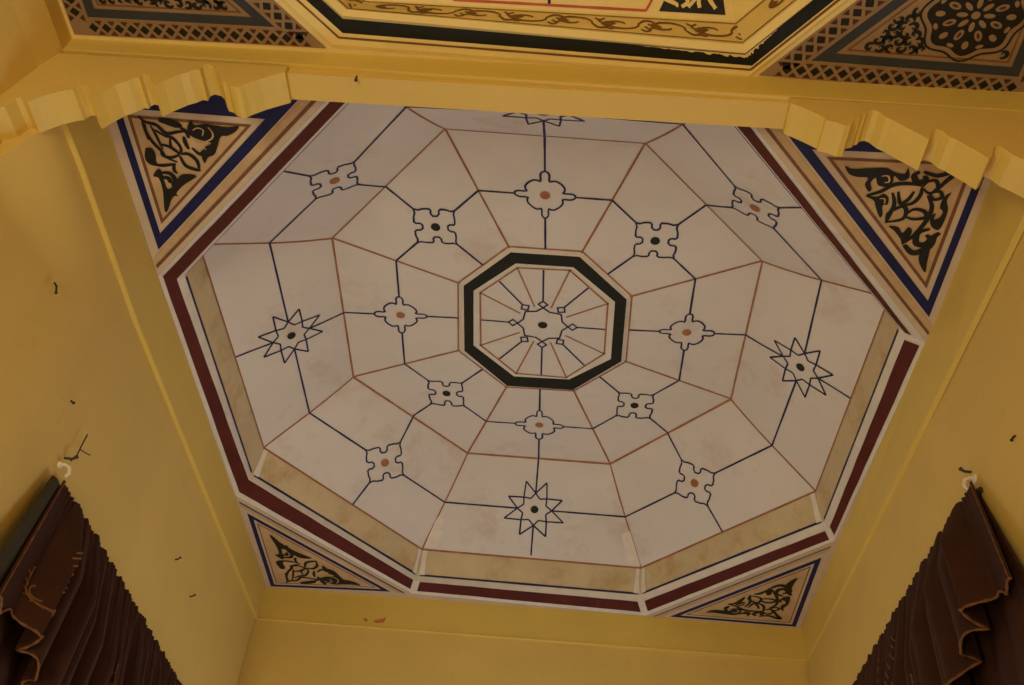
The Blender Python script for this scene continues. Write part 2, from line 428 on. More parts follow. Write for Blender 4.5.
mb=MB()
ceil_with_hole(mb,-.66,.53,.70,2.0,O0)
ceil_with_hole(mb,-.68,.53,-.62,.70,N0,'cream')
for x0,x1,y0,y1 in ((-.72,.58,-.66,2.04),):
    a=[U(x0,y0,1.26),U(x1,y0,1.26),U(x1,y1,1.26),U(x0,y1,1.26)]; b=[v+Vector((0,0,.1)) for v in a]; mb.prism(a,b,'pale')
    for (p,q) in (((x0,y0),(x1,y0)),((x1,y0),(x1,y1)),((x1,y1),(x0,y1)),((x0,y1),(x0,y0))):
        mb.poly([U(*p,1.0),U(*q,1.0),U(*q,1.26),U(*p,1.26)],'pale')
structure(mb.build('ceiling'))
mb=MB()
a=[U(-.72,-.66,ZF),U(.58,-.66,ZF),U(.58,2.04,ZF),U(-.72,2.04,ZF)]; mb.prism(a,[v-Vector((0,0,.12)) for v in a],'floor')
structure(mb.build('floor'))

# front room walls; the left one leans out under its own band
mb=MB()
prof=[(-.606,1.002),(-.607,.976),(-.6225,.9424),(-.6430,.885),(-.645,.80),(-.645,ZF)]
n=12
rows=[]
for x,z in prof: rows.append([U(x,-.66+(.7236+.66)*k/n,z) for k in range(n+1)])
mb.grid(rows,'yellow',False)
mb.grid([[U(-.70,-.66+(.7236+.66)*k/n,z) for k in range(n+1)] for z in (1.002,ZF)],'yellow',False)
structure(mb.build('wall_left_front'))
wall('wall_right_front',[(.468,-.66),(.468,.7236)],1.002,ZF,(1,0))
# wall behind the photographer with a wide open doorway to daylight
mb=MB()
def slab(mb,x0,x1,y0,y1,z0,z1,m): 
    a=[U(x0,y0,z0),U(x1,y0,z0),U(x1,y1,z0),U(x0,y1,z0)]; mb.prism(a,[U(v[0],v[1],z1) for v in ((x0,y0),(x1,y0),(x1,y1),(x0,y1))],m)
slab(mb,-.72,-.50,-.66,-.61,ZF,1.002,'yellow'); slab(mb,.36,.58,-.66,-.61,ZF,1.002,'yellow'); slab(mb,-.50,.36,-.66,-.61,.36,1.002,'yellow')
structure(mb.build('wall_front'))

# ---------------------------------------------------------------- beam between the two ceilings, with scalloped brackets
YB0,YB1=.684,.7236
mb=MB()
a=[(-.67,YB0+.005),(.50,YB0+.005),(.50,YB1),(-.67,YB1)]
mb.prism([U(x,y,.9665 if x<0 else .9635) for x,y in a],[U(x,y,1.001) for x,y in a],'yellow')
structure(mb.build('wall_middle'))
mb=MB()
xs=[-.64,-.5,-.35,-.2,0,.2,.35,.49]
f=lambda x:.9715-.0055*(x+.35)/.55 if x>-.35 else .9735+.003*(-.35-x)/.3
yf=lambda x:.6820
mb.grid([[U(x,yf(x)+.001,1.001) for x in xs],[U(x,yf(x),f(x)+.002) for x in xs],[U(x,yf(x)+.0005,f(x)) for x in xs],[U(x,YB0+.006,f(x)+.0005) for x in xs]],'yellow_trim',False)
structure(mb.build('trim_4'))
def bracket(name,label,pts,xin,xout,crest):
    t=[]
    P=[(x,z) for x,z in pts]
    mb=MB()
    top=[(P[-1][0],crest),(P[0][0],crest)]
    F=[U(x,YB0-.0012,z) for x,z in P]; K=[U(x,YB1,z) for x,z in P]
    b=len(P)
    Tf=[U(x,YB0-.0012,crest) for x,z in P]; Tk=[U(x,YB1,crest) for x,z in P]
    mb.grid([F,Tf],'yellow',False); mb.grid([K,Tk],'yellow',False); mb.grid([F,K],'yellow_trim',False); mb.grid([Tf,Tk],'yellow',False)
    for k in (0,-1): mb.poly([F[k],Tf[k],Tk[k],K[k]],'yellow')
    o=mb.build(name,origin=U((xin+xout)/2,YB0,crest)); return tag(o,label,'bracket','scalloped brackets under the beam')
PL=[(-.3480,.9700),(-.3484,.9590),(-.3530,.9560),(-.3580,.9530),(-.3720,.9440),(-.3860,.9325),(-.3905,.9275),(-.3960,.9270),(-.4020,.9300),(-.4070,.9350),(-.4130,.9370),(-.4170,.9430),(-.4240,.9580),(-.4300,.9640),(-.4380,.9662),(-.4420,.9620),(-.4422,.9535),(-.4480,.9548),(-.4540,.9490),(-.4620,.9440),(-.4760,.9300),(-.4830,.9205),(-.4860,.9225),(-.4900,.9330),(-.4945,.9400),(-.5000,.9412),(-.5030,.9385),(-.5040,.9330),(-.5090,.9335),(-.5150,.9270),(-.5260,.9180),(-.5370,.9030),(-.5425,.8930),(-.5470,.8960),(-.5510,.9080),(-.5560,.9150),(-.5640,.9150),(-.5670,.9110),(-.5690,.9060),(-.5760,.9040),(-.5900,.8960),(-.6030,.8850),(-.6090,.8790),(-.6130,.8830),(-.6190,.8870),(-.6240,.8840),(-.6300,.8700),(-.6480,.8560)]
PR=[(.2005,.9650),(.2009,.9560),(.2040,.9535),(.2090,.9510),(.2200,.9440),(.2320,.9350),(.2345,.9330),(.2350,.9290),(.2440,.9270),(.2540,.9215),(.2600,.9225),(.2630,.9290),(.2650,.9360),(.2720,.9390),(.2745,.9430),(.2780,.9440),(.2815,.9500),(.2870,.9520),(.2920,.9490),(.2985,.9400),(.3030,.9370),(.3110,.9300),(.3220,.9200),(.3300,.9130),(.3370,.9070),(.3390,.9130),(.3420,.9230),(.3470,.9258),(.3530,.9220),(.3590,.9130),(.3650,.9090),(.3720,.9020),(.3840,.8900),(.3920,.8810),(.3960,.8860),(.3990,.8980),(.4040,.9035),(.4100,.9000),(.4170,.8900),(.4300,.8800),(.4500,.8620),(.4760,.8450)]
bracket('scalloped_bracket','yellow scalloped plaster bracket under the beam by the dark shaded left wall',PL,-.348,-.648,.9700)
bracket('scalloped_bracket','yellow scalloped plaster bracket under the beam below the rosette panel on the right',PR,.20,.476,.9640)

# ---------------------------------------------------------------- painted corner panels
ARAB_L=dict(s=[(0.0022, [(-0.5559, 0.7862), (-0.549, 0.7941), (-0.536, 0.798), (-0.5268, 0.8094), (-0.5097, 0.8057), (-0.5015, 0.8051)]), (0.0022, [(-0.5507, 0.7966), (-0.5516, 0.8113), (-0.5473, 0.8258), (-0.5402, 0.8377), (-0.5366, 0.8476), (-0.5237, 0.8543)]), (0.0017, [(-0.5442, 0.7986), (-0.5413, 0.8105), (-0.5394, 0.8227), (-0.5375, 0.835)]), (0.0048, [(-0.5317, 0.7893), (-0.5204, 0.792), (-0.5094, 0.796), (-0.5072, 0.7995)]), (0.0022, [(-0.54, 0.8055), (-0.5298, 0.8133), (-0.5205, 0.8163), (-0.5138, 0.8307), (-0.5171, 0.8397)]), (0.0022, [(-0.5407, 0.8277), (-0.5299, 0.8294), (-0.5214, 0.8363), (-0.5174, 0.841)]), (0.002, [(-0.5402, 0.8377), (-0.5401, 0.8453), (-0.5281, 0.8469), (-0.5174, 0.841)]), (0.0026, [(-0.5163, 0.841), (-0.5059, 0.8401), (-0.4978, 0.8497), (-0.4977, 0.8626)]), (0.0026, [(-0.518, 0.8436), (-0.5144, 0.8587), (-0.5033, 0.8643), (-0.4962, 0.865)]), (0.0017, [(-0.5236, 0.8165), (-0.5257, 0.8291), (-0.5193, 0.8361)]), (0.0026, [(-0.5054, 0.8127), (-0.5057, 0.8226), (-0.504, 0.8324)]), (0.0061, [(-0.5557, 0.8339), (-0.5556, 0.8415), (-0.558, 0.8544), (-0.552, 0.8591)]), (0.0022, [(-0.5566, 0.8607), (-0.5442, 0.8611), (-0.5265, 0.8571)]), (0.0026, [(-0.5072, 0.7995), (-0.5005, 0.805), (-0.4998, 0.8148)]), (0.0022, [(-0.5286, 0.8572), (-0.5313, 0.8678), (-0.5283, 0.8728)]), (0.0022, [(-0.4993, 0.8296), (-0.4912, 0.839), (-0.4832, 0.8309)]), (0.002, [(-0.5528, 0.7932), (-0.552, 0.8088), (-0.5522, 0.8212)]), (0.003, [(-0.5483, 0.8731), (-0.5379, 0.8736), (-0.5342, 0.8839), (-0.5402, 0.8951)]), (0.003, [(-0.5493, 0.8811), (-0.5421, 0.8819), (-0.542, 0.8898)])],b=[[(-0.5519, 0.8669), (-0.5616, 0.8795), (-0.5551, 0.8829), (-0.5553, 0.9044), (-0.5618, 0.9382), (-0.5574, 0.9378), (-0.5486, 0.9203), (-0.5421, 0.9115), (-0.5367, 0.9111), (-0.5375, 0.9057), (-0.5243, 0.8911), (-0.5036, 0.8748), (-0.5222, 0.8737), (-0.5338, 0.8865), (-0.5402, 0.8951), (-0.5477, 0.8997), (-0.5489, 0.8877), (-0.548, 0.8718)], [(-0.4913, 0.7875), (-0.487, 0.7944), (-0.4742, 0.7911), (-0.4626, 0.7926), (-0.447, 0.7939), (-0.4326, 0.7916), (-0.4384, 0.8004), (-0.4498, 0.8073), (-0.4582, 0.8092), (-0.4656, 0.8245), (-0.4725, 0.8376), (-0.482, 0.8434), (-0.4882, 0.8528), (-0.4897, 0.8414), (-0.4812, 0.8307), (-0.4824, 0.827), (-0.4727, 0.8201), (-0.486, 0.8162), (-0.4951, 0.8119), (-0.4989, 0.8025)]],c=[(0.0022, [(-0.4917, 0.802), (-0.4848, 0.7978), (-0.4785, 0.801), (-0.4815, 0.8097)]), (0.0024, [(-0.4713, 0.7956), (-0.4674, 0.805), (-0.4713, 0.8138), (-0.4848, 0.8198), (-0.4953, 0.8169)])])
ARAB_R=dict(s=[(0.0027, [(0.3232, 0.8382), (0.3375, 0.8309), (0.3505, 0.8192), (0.3679, 0.8163), (0.382, 0.8181)]), (0.0024, [(0.3514, 0.8313), (0.358, 0.8477), (0.3575, 0.8635), (0.3559, 0.8797)]), (0.0024, [(0.3577, 0.8292), (0.3648, 0.8471), (0.3722, 0.8403), (0.3756, 0.8277)]), (0.0024, [(0.3656, 0.8502), (0.3784, 0.846), (0.384, 0.8332), (0.3828, 0.8211)]), (0.0024, [(0.3566, 0.878), (0.3552, 0.8637), (0.3683, 0.8515), (0.3749, 0.8588), (0.3737, 0.8717), (0.3566, 0.878)]), (0.0024, [(0.3743, 0.8652), (0.3832, 0.855), (0.3953, 0.8571), (0.4003, 0.8661), (0.3875, 0.8705), (0.3775, 0.8681)]), (0.0035, [(0.374, 0.798), (0.3691, 0.8043), (0.3763, 0.8141), (0.3839, 0.809), (0.3801, 0.8034)]), (0.0032, [(0.3784, 0.7976), (0.3954, 0.8021), (0.409, 0.7952), (0.4155, 0.7946), (0.4068, 0.8101), (0.4014, 0.8226)]), (0.0021, [(0.3828, 0.8211), (0.387, 0.8117), (0.3953, 0.8096), (0.4006, 0.8196), (0.3943, 0.8292), (0.3844, 0.8225)]), (0.0021, [(0.3943, 0.8292), (0.4045, 0.8253), (0.4094, 0.8341), (0.4013, 0.8378), (0.3943, 0.8292)]), (0.0027, [(0.3929, 0.8324), (0.4026, 0.8501), (0.402, 0.8724), (0.3945, 0.8958), (0.3865, 0.9099)]), (0.0037, [(0.4102, 0.8846), (0.3982, 0.8922), (0.4005, 0.9086), (0.4107, 0.911), (0.4149, 0.9006), (0.4084, 0.8946)]), (0.0045, [(0.3873, 0.9132), (0.4004, 0.9255), (0.4112, 0.9211), (0.4177, 0.9104), (0.4186, 0.897), (0.4236, 0.8899)])],b=[[(0.288, 0.796), (0.2979, 0.7996), (0.3175, 0.7966), (0.3352, 0.7952), (0.3455, 0.8002), (0.3573, 0.8022), (0.3593, 0.7933), (0.3644, 0.8076), (0.3556, 0.8128), (0.347, 0.806), (0.3475, 0.8164), (0.3401, 0.8231), (0.3315, 0.8208), (0.3267, 0.8106), (0.3229, 0.8184), (0.3263, 0.8273), (0.324, 0.832), (0.3169, 0.822), (0.3178, 0.8114), (0.3051, 0.8109), (0.2952, 0.8072)], [(0.321, 0.8384), (0.3349, 0.8388), (0.3417, 0.8336), (0.3489, 0.8392), (0.3505, 0.8499), (0.3452, 0.8519), (0.3488, 0.8658), (0.3465, 0.8708), (0.338, 0.8557), (0.333, 0.8451)], [(0.4182, 0.8257), (0.4116, 0.8339), (0.4116, 0.8494), (0.4168, 0.8552), (0.4161, 0.8648), (0.4103, 0.8685), (0.4098, 0.859), (0.4048, 0.8657), (0.4116, 0.8812), (0.4217, 0.8836), (0.4224, 0.8547), (0.4163, 0.8381)], [(0.3606, 0.8841), (0.3725, 0.8847), (0.3797, 0.8939), (0.3841, 0.8837), (0.3904, 0.8896), (0.3893, 0.9029), (0.385, 0.9134), (0.38, 0.9038), (0.3696, 0.8915)], [(0.4098, 0.9246), (0.4133, 0.9415), (0.4253, 0.9579), (0.4228, 0.9406), (0.4186, 0.9136)]],c=[(0.0024, [(0.3326, 0.8072), (0.3399, 0.8066), (0.3432, 0.8147), (0.3384, 0.8166)]), (0.0019, [(0.3391, 0.8415), (0.3447, 0.8411), (0.3467, 0.8487)])])

def tri_inset(C, A, B_, dA, dB, dH):
    """right-angled triangle C (corner), A and B_ (leg ends); distances in from leg CA, leg CB and the hypotenuse"""
    def off(p,q,ins,d):
        ex,ey=q[0]-p[0],q[1]-p[1]; L=math.hypot(ex,ey); nx,ny=-ey/L,ex/L
        if (ins[0]-p[0])*nx+(ins[1]-p[1])*ny<0: nx,ny=-nx,-ny
        return (p[0]+nx*d,p[1]+ny*d),(ex/L,ey/L)
    def meet(l1,l2):
        (p,u),(q,v)=l1,l2; den=u[0]*v[1]-u[1]*v[0]; t=((q[0]-p[0])*v[1]-(q[1]-p[1])*v[0])/den
        return (p[0]+u[0]*t,p[1]+u[1]*t)
    a=off(C,A,B_,dA); b=off(C,B_,A,dB); h=off(A,B_,C,dH)
    return [meet(a,b),meet(a,h),meet(b,h)]
def band(mb, t1, t2, zz, m):
    for i in range(3):
        j=(i+1)%3
        mb.poly([U(*t1[i],zz),U(*t1[j],zz),U(*t2[j],zz),U(*t2[i],zz)],m)
def inside_tri(p,t):
    s=[(t[(i+1)%3][0]-t[i][0])*(p[1]-t[i][1])-(t[(i+1)%3][1]-t[i][1])*(p[0]-t[i][0]) for i in range(3)]
    return all(v>=0 for v in s) or all(v<=0 for v in s)
PZ=.9990
def slab_tri(mb,t,z0,z1,m): mb.prism([U(*p,z0) for p in t],[U(*p,z1) for p in t],m)
LAY=.0006
def arab(mb, data, fn, z):
    zz=z
    for w,p in data['s']:
        for f in ribbon2(smooth2([fn(*q) for q in p],n=5),w*2.3,False,True): mb.poly([U(x,y,zz) for x,y in f],'black')
        zz-=.00002
    for b in data['b']:
        for t in tri_fill(smooth2([fn(*q) for q in b],True,4)): mb.poly([U(x,y,zz) for x,y in t],'black')
        zz-=.00002
    for w,p in data['c']:
        for f in ribbon2(smooth2([fn(*q) for q in p],n=5),w*.9,False,True): mb.poly([U(x,y,zz-.0003) for x,y in f],'tan')
def affine(src,dst):
    (a,b,c),(p,q,r)=src,dst
    det=(b[0]-a[0])*(c[1]-a[1])-(c[0]-a[0])*(b[1]-a[1])
    def fn(x,y):
        s=((x-a[0])*(c[1]-a[1])-(c[0]-a[0])*(y-a[1]))/det; t=((b[0]-a[0])*(y-a[1])-(x-a[0])*(b[1]-a[1]))/det
        return (p[0]+(q[0]-p[0])*s+(r[0]-p[0])*t, p[1]+(q[1]-p[1])*s+(r[1]-p[1])*t)
    return fn
FIELD={}
def corner_panel(key,label,C,A,B_,ins,data,fn,hyp_line):
    """ins: list of (legA, legB, hyp) insets: navy out, navy in, brown out, brown in"""
    mb=MB(); z=PZ
    base=tri_inset(C,A,B_,.0005,.0005,.0005)
    slab_tri(mb,base,z,1.0004,'pale')
    t=[tri_inset(C,A,B_,*i) for i in ins]
    band(mb,t[0],t[1],z-LAY,'navy'); band(mb,t[2],t[3],z-LAY,'tanline')
    mb.poly([U(*p,z-LAY*.8) for p in t[3]],'tan')
    for (i0,i1,m) in hyp_line:
        a=tri_inset(C,A,B_,.003,.003,i0); b=tri_inset(C,A,B_,.003,.003,i1)
        mb.poly([U(*a[1],z-LAY),U(*a[2],z-LAY),U(*b[2],z-LAY),U(*b[1],z-LAY)],m)
    FIELD[key]=t[3] if key[0]=='n' else tri_inset(C,A,B_,.0345,.0290,.0530)
    arab(mb,data,fn(FIELD[key]),z-2*LAY)
    o=mb.build('corner_panel',origin=U((C[0]+A[0]+B_[0])/3,(C[1]+A[1]+B_[1])/3,PZ))
    return tag(o,label,'painted panel','painted triangular panels at the corners of the star dome')
o0=[tuple(p) for p in LV['O0'][1]]
ident=lambda t:(lambda x,y:(x,y))
NEAR_L=[(.0140,.018,.0245),(.0240,.050,.0375),(.0300,.0600,.0445),(.0345,.0640,.0480)]
NEAR_R=[(.0110,.018,.0245),(.0205,.046,.0365),(.0280,.0560,.0445),(.0325,.0600,.0485)]
FARI=[(.0115,.0070,.0300),(.0200,.0150,.0385),(.0245,.0210,.0425),(.0265,.0235,.0450)]
corner_panel('nl','tan corner panel with black arabesque by the left wall, just beyond the left scalloped bracket',(-.5985,.7250),o0[7],o0[0],NEAR_L,ARAB_L,ident,[(.0080,.0125,'tanline'),(.014,.022,'tan')])
corner_panel('nr','tan corner panel with black arabesque by the right wall, just beyond the right scalloped bracket',(.4568,.7250),o0[2],o0[1],NEAR_R,ARAB_R,ident,[(.0085,.0125,'tanline'),(.014,.0215,'tan')])
corner_panel('fl','small blue-edged corner panel in the far left ceiling corner, over the left curtain',(-.6144,1.981),o0[6],o0[5],FARI,ARAB_L,lambda t:affine(FIELD['nl'],t),[(.0090,.0125,'ink'),(.0150,.0215,'tan')])
corner_panel('fr','small blue-edged corner panel in the far right ceiling corner, over the right curtain',(.4690,1.9505),o0[3],o0[4],FARI,ARAB_R,lambda t:affine(FIELD['nr'],t),[(.0090,.0115,'ink'),(.0150,.0205,'tan')])

# ---------------------------------------------------------------- dome over the photographer: carved strip, green frame, lattice panels
def lerp2(a,b,t): return (a[0]+(b[0]-a[0])*t,a[1]+(b[1]-a[1])*t)
front=thing('ceiling_dome','cream octagonal dome with carved scroll strip and blackish green border, over the near room','dome',U(NCX,NCY,1.03))
def scroll_unit(pt, x, y, h, flip, m, w):
    """one S-scroll with a leaf, h high"""
    s=-1 if flip else 1
    sp=[(x+h*.75*math.cos(a)*(1-.055*k),y+s*h*.42*math.sin(a)*(1-.055*k)) for k,a in enumerate([math.radians(200-28*k) for k in range(14)])]
    pt.stroke(smooth2(sp,n=3),w,m,taper=True)
    pt.stroke(smooth2([(x-h*.72,y-s*h*.1),(x-h*.95,y-s*h*.38),(x-h*1.25,y-s*h*.30),(x-h*1.45,y+s*h*.05)],n=4),w,m,taper=True)
    pt.fill([(x+h*.1,y-s*.02*h),(x+h*.3,y+s*h*.16),(x+h*.5,y),(x+h*.28,y-s*h*.14)],m)
for i in range(8):
    j=(i+1)%8
    card=i%2==0
    mb=MB(); below=U(NCX,NCY,0)
    pt=Patch(mb,NS[i],NS[j],NLi[j],NLi[i],below); pt.surface('creamstrip',6)
    if i in (3,4,5):
        pt.frame(.5); h=pt.lv*.74
        pt.line([(0,.10),(1,.10)],.004,'scroll'); pt.line([(0,.92),(1,.92)],.004,'scroll')
        x=-pt.lu/2+h*.9; k=0
        while x<pt.lu/2-h*.5:
            scroll_unit(pt,x,0,h*.92,k%2==1,'scroll',.0095)
            for q in range(4):
                xx=x-h*(.9+.12*q); yy=h*(-.30+.2*q)*(1 if k%2 else -1)
                pt.stroke(smooth2([(xx-h*.16,yy-h*.05),(xx,yy+h*.09),(xx+h*.16,yy-h*.04)],n=3),.007,'scroll')
            x+=h*1.55; k+=1
    mb.grid([[NT[i].lerp(NT[j],k/4) for k in range(5)],[NS[i].lerp(NS[j],k/4) for k in range(5)]],'cream',False)
    mb.build('carved_strip',front,'cream strip with brown scrollwork')
    mb=MB()
    mb.grid([[NLi[i].lerp(NLi[j],k/4) for k in range(5)],[NLo[i].lerp(NLo[j],k/4) for k in range(5)],[NL[i].lerp(NL[j],k/4) for k in range(5)]],'cream',False)
    mb.build('lip_moulding',front)
    mb=MB(); pt=Patch(mb,NG[i],NG[j],NL[j],NL[i],below); pt.surface('green',4)
    pt=Patch(mb,N0b[i],N0b[j],NG[j],NG[i],below); pt.surface('cream',4)
    pt.line([(0,.62),(1,.62)],.006,'tanline')
    if i in (3,4):
        e=Patch(mb,NG[i],NG[j],NL[j],NL[i],below,.003)
        us=[(k/40*.26 if i==4 else 1-k/40*.10) for k in range(41)]
        lo=[1-(.10+.22*abs(math.sin(k*.55)+.5*math.sin(k*1.37+1)))*(1-k/42) for k in range(41)]
        mb.grid([[e.P(u,1)+e.n*e.off for u in us],[e.P(u,v)+e.n*e.off for u,v in zip(us,lo)]],'cream',False)
    mb.grid([[N0[i].lerp(N0[j],k/4) for k in range(5)],[N0b[i].lerp(N0b[j],k/4) for k in range(5)]],'cream',False)
    mb.build('border_rail',front,'blackish green border with cream edge')
    mb=MB(); pt=Patch(mb,NT[i],NT[j],NU[j],NU[i],below); pt.surface('cream')
    pt.frame(.1); 
    if card:
        a=[(.02,.62),(.235,.02),(.765,.02),(.98,.62)]
        pt.line(a[:2],.007,'vermilion'); pt.line(a[1:3],.007,'vermilion',1.2); pt.line(a[2:],.007,'vermilion')
        pt.line([(.5,.02),(.5,1)],LW,'ink')
        for sx in (0,1):
            g=lambda u,v: pt.P(u if sx==0 else 1-u,v)+pt.n*.0016
            mb.poly([g(.02,.02),g(.20,.02),g(.03,.50)],'black')
            for k in range(5):
                u0,v0=(.045+.030*k,.045); hgt=.34*(1-(k+1)/6.2)
                cur=[(u0+.016*math.sin(q*1.1+k),v0+hgt*q/7) for q in range(8)]
                pt.line([(u if sx==0 else 1-u,v) for u,v in smooth2(cur,n=3)],.010,'cream',2+.1*k,.02)
    for sx in ((-1,1) if card else (-1,1)):
        for r_ in range(3):
            for k in range(5):
                yy=pt.lv*(-.055+.055*r_)+.012; xx=sx*(pt.lu*.5-.055-.062*k-.02*r_)
                if card: continue
                if not card and k>4: continue
                scroll_unit(pt,xx,yy,.036,(k+r_)%2==0,'black',.008)
    mb.build('lower_facet',front)
    mb=MB(); pt=Patch(mb,NU[i],NU[j],NV[j],NV[i],below); pt.surface('cream')
    for u in (0,1): pt.line([(u,0),(u,1)],LW,'orange')
    mb.build('upper_facet',front)
mb=MB(); mb.poly(list(NV),'cream'); mb.build('centre_panel',front)

def lattice(mb,p,q,inw,z,n):
    """row of black diamonds between crossing pale laths, red triangles along both edges"""
    ex,ey=q[0]-p[0],q[1]-p[1]; L=math.hypot(ex,ey); u=(ex/L,ey/L); w=LATW
    f=lambda a,b:U(p[0]+u[0]*a+inw[0]*b,p[1]+u[1]*a+inw[1]*b,z)
    pitch=L/n
    for k in range(n):
        if k==0 or k==n-1: continue
        x=(k+.5)*pitch; r=pitch*.38; h=w*.31
        mb.poly([f(x-r,w/2),f(x,w/2-h),f(x+r,w/2),f(x,w/2+h)],'black')
        for yy,s in ((w*.04,1),(w*.96,-1)):
            x2=k*pitch
            mb.poly([f(x2-pitch*.30,yy),f(x2,yy+s*w*.30),f(x2+pitch*.30,yy)],'lattice_red')
            
LATW=.0195
def front_panel(label,C,A,B_,seed,rosette,ndiag):
    mb=MB(); z=PZ
    t0=tri_inset(C,A,B_,.0005,.0005,.0005); slab_tri(mb,t0,z,1.0004,'panel')
    t1=tri_inset(C,A,B_,LATW+.0025,LATW+.0025,LATW+.0025)
    t2=tri_inset(C,A,B_,*(LATW+.0050,)*3); t3=tri_inset(C,A,B_,*(LATW+.0160,)*3)
    band(mb,t1,t2,z-LAY,'panel'); band(mb,t2,t3,z-LAY,'slate')
    t4=tri_inset(C,A,B_,*(LATW+.0205,)*3); t5=tri_inset(C,A,B_,*(LATW+.0225,)*3)
    band(mb,t4,t5,z-LAY,'tanline')
    mb.poly([U(*p,z-LAY*.8) for p in t5],'panel')
    P=[t0[0],t0[1],t0[2]]
    cx=sum(p[0] for p in P)/3; cy=sum(p[1] for p in P)/3
    for a,b in ((0,1),(1,2),(2,0)):
        p,q=P[a],P[b]; ex,ey=q[0]-p[0],q[1]-p[1]; L=math.hypot(ex,ey); nx,ny=-ey/L,ex/L
        if (cx-p[0])*nx+(cy-p[1])*ny<0: nx,ny=-nx,-ny
        mb_p=lerp2(p,q,.02); mb_q=lerp2(p,q,.985)
        lattice(mb,(mb_p[0]+nx*.001,mb_p[1]+ny*.001),(mb_q[0]+nx*.001,mb_q[1]+ny*.001),(nx,ny),z-LAY,max(4,int(round(L*.96/.0150))))
    rnd=random.Random(seed)
    fx=tri_inset(C,A,B_,*(LATW+.0265,)*3)
    ros=None
    if rosette:
        ros=rosette; R=ros[2]
        def el(r1,a,ra,rb,m,lift):
            mb.poly([U(ros[0]+(r1+ra*math.cos(t))*math.cos(a)-rb*math.sin(t)*math.sin(a),ros[1]+(r1+ra*math.cos(t))*math.sin(a)+rb*math.sin(t)*math.cos(a),z-lift*LAY) for t in [2*math.pi*q/12 for q in range(12)]],m)
        # dark lobed ground with pale lace petals on it
        mb.poly([U(ros[0]+R*(1.0+.07*math.cos(8*t))*math.cos(t),ros[1]+R*(1.0+.07*math.cos(8*t))*math.sin(t),z-2*LAY) for t in [2*math.pi*q/64 for q in range(64)]],'black')
        for k in range(8):
            a=2*math.pi*k/8
            el(R*.30,a,R*.13,R*.060,'panel',2.4); el(R*.56,a+math.pi/8,R*.15,R*.085,'panel',2.4); el(R*.56,a+math.pi/8,R*.08,R*.035,'lattice_red',2.8)
            el(R*.78,a,R*.11,R*.075,'panel',2.4); el(R*.86,a+math.pi/8,R*.05,R*.09,'panel',2.4)
        el(0,0,R*.10,R*.10,'panel',2.4)
        for f in ribbon2([(ros[0]+R*1.14*(1.0+.06*math.cos(8*t))*math.cos(t),ros[1]+R*1.14*(1.0+.06*math.cos(8*t))*math.sin(t)) for t in [2*math.pi*q/64 for q in range(64)]],.0022,True): mb.poly([U(x,y,z-2.2*LAY) for x,y in f],'black')
    st=.0105; y=min(p[1] for p in fx); row=0
    while y<max(p[1] for p in fx):
        x=min(p[0] for p in fx)+(row%2)*st*.6
        while x<max(p[0] for p in fx):
            if inside_tri((x,y),fx) and not(ros and math.dist((x,y),ros[:2])<ros[2]*1.22):
                a0=rnd.uniform(0,6.28); s=rnd.choice((-1,1)); r=st*.50
                sp=[(x+r*(1-.07*k)*math.cos(a0+s*.55*k),y+r*(1-.07*k)*math.sin(a0+s*.55*k)) for k in range(9)]
                for f in ribbon2(smooth2(sp,n=2),.0043,False,True): mb.poly([U(px,py,z-2*LAY) for px,py in f],'black')
                a1=a0+s*.55*9; tip=(x+r*.9*math.cos(a0-.6*s),y+r*.9*math.sin(a0-.6*s))
                lf=[(x-r*.05,y),(x+r*.3*math.cos(a1+.6),y+r*.3*math.sin(a1+.6)),(x+r*.62*math.cos(a1),y+r*.62*math.sin(a1)),(x+r*.3*math.cos(a1-.6),y+r*.3*math.sin(a1-.6))]
                mb.poly([U(px,py,z-2.1*LAY) for px,py in lf],'black')
            x+=st
        y+=st*.82; row+=1
    o=mb.build('corner_panel',origin=U(cx,cy,PZ)); return tag(o,label,'painted panel','lattice-bordered panels beside the cream dome')
front_panel('dark scrollwork corner panel with lattice border beside the cream dome, at the left wall',(-.6010,.6770),(-.606,.3430),(-.3090,.6770),3,None,18)
front_panel('dark corner panel with rosette, scrollwork and lattice border beside the cream dome, on the right',(.4630,.6890),(.4630,.3420),(.1680,.6810),5,(.372,.594,.045),18)

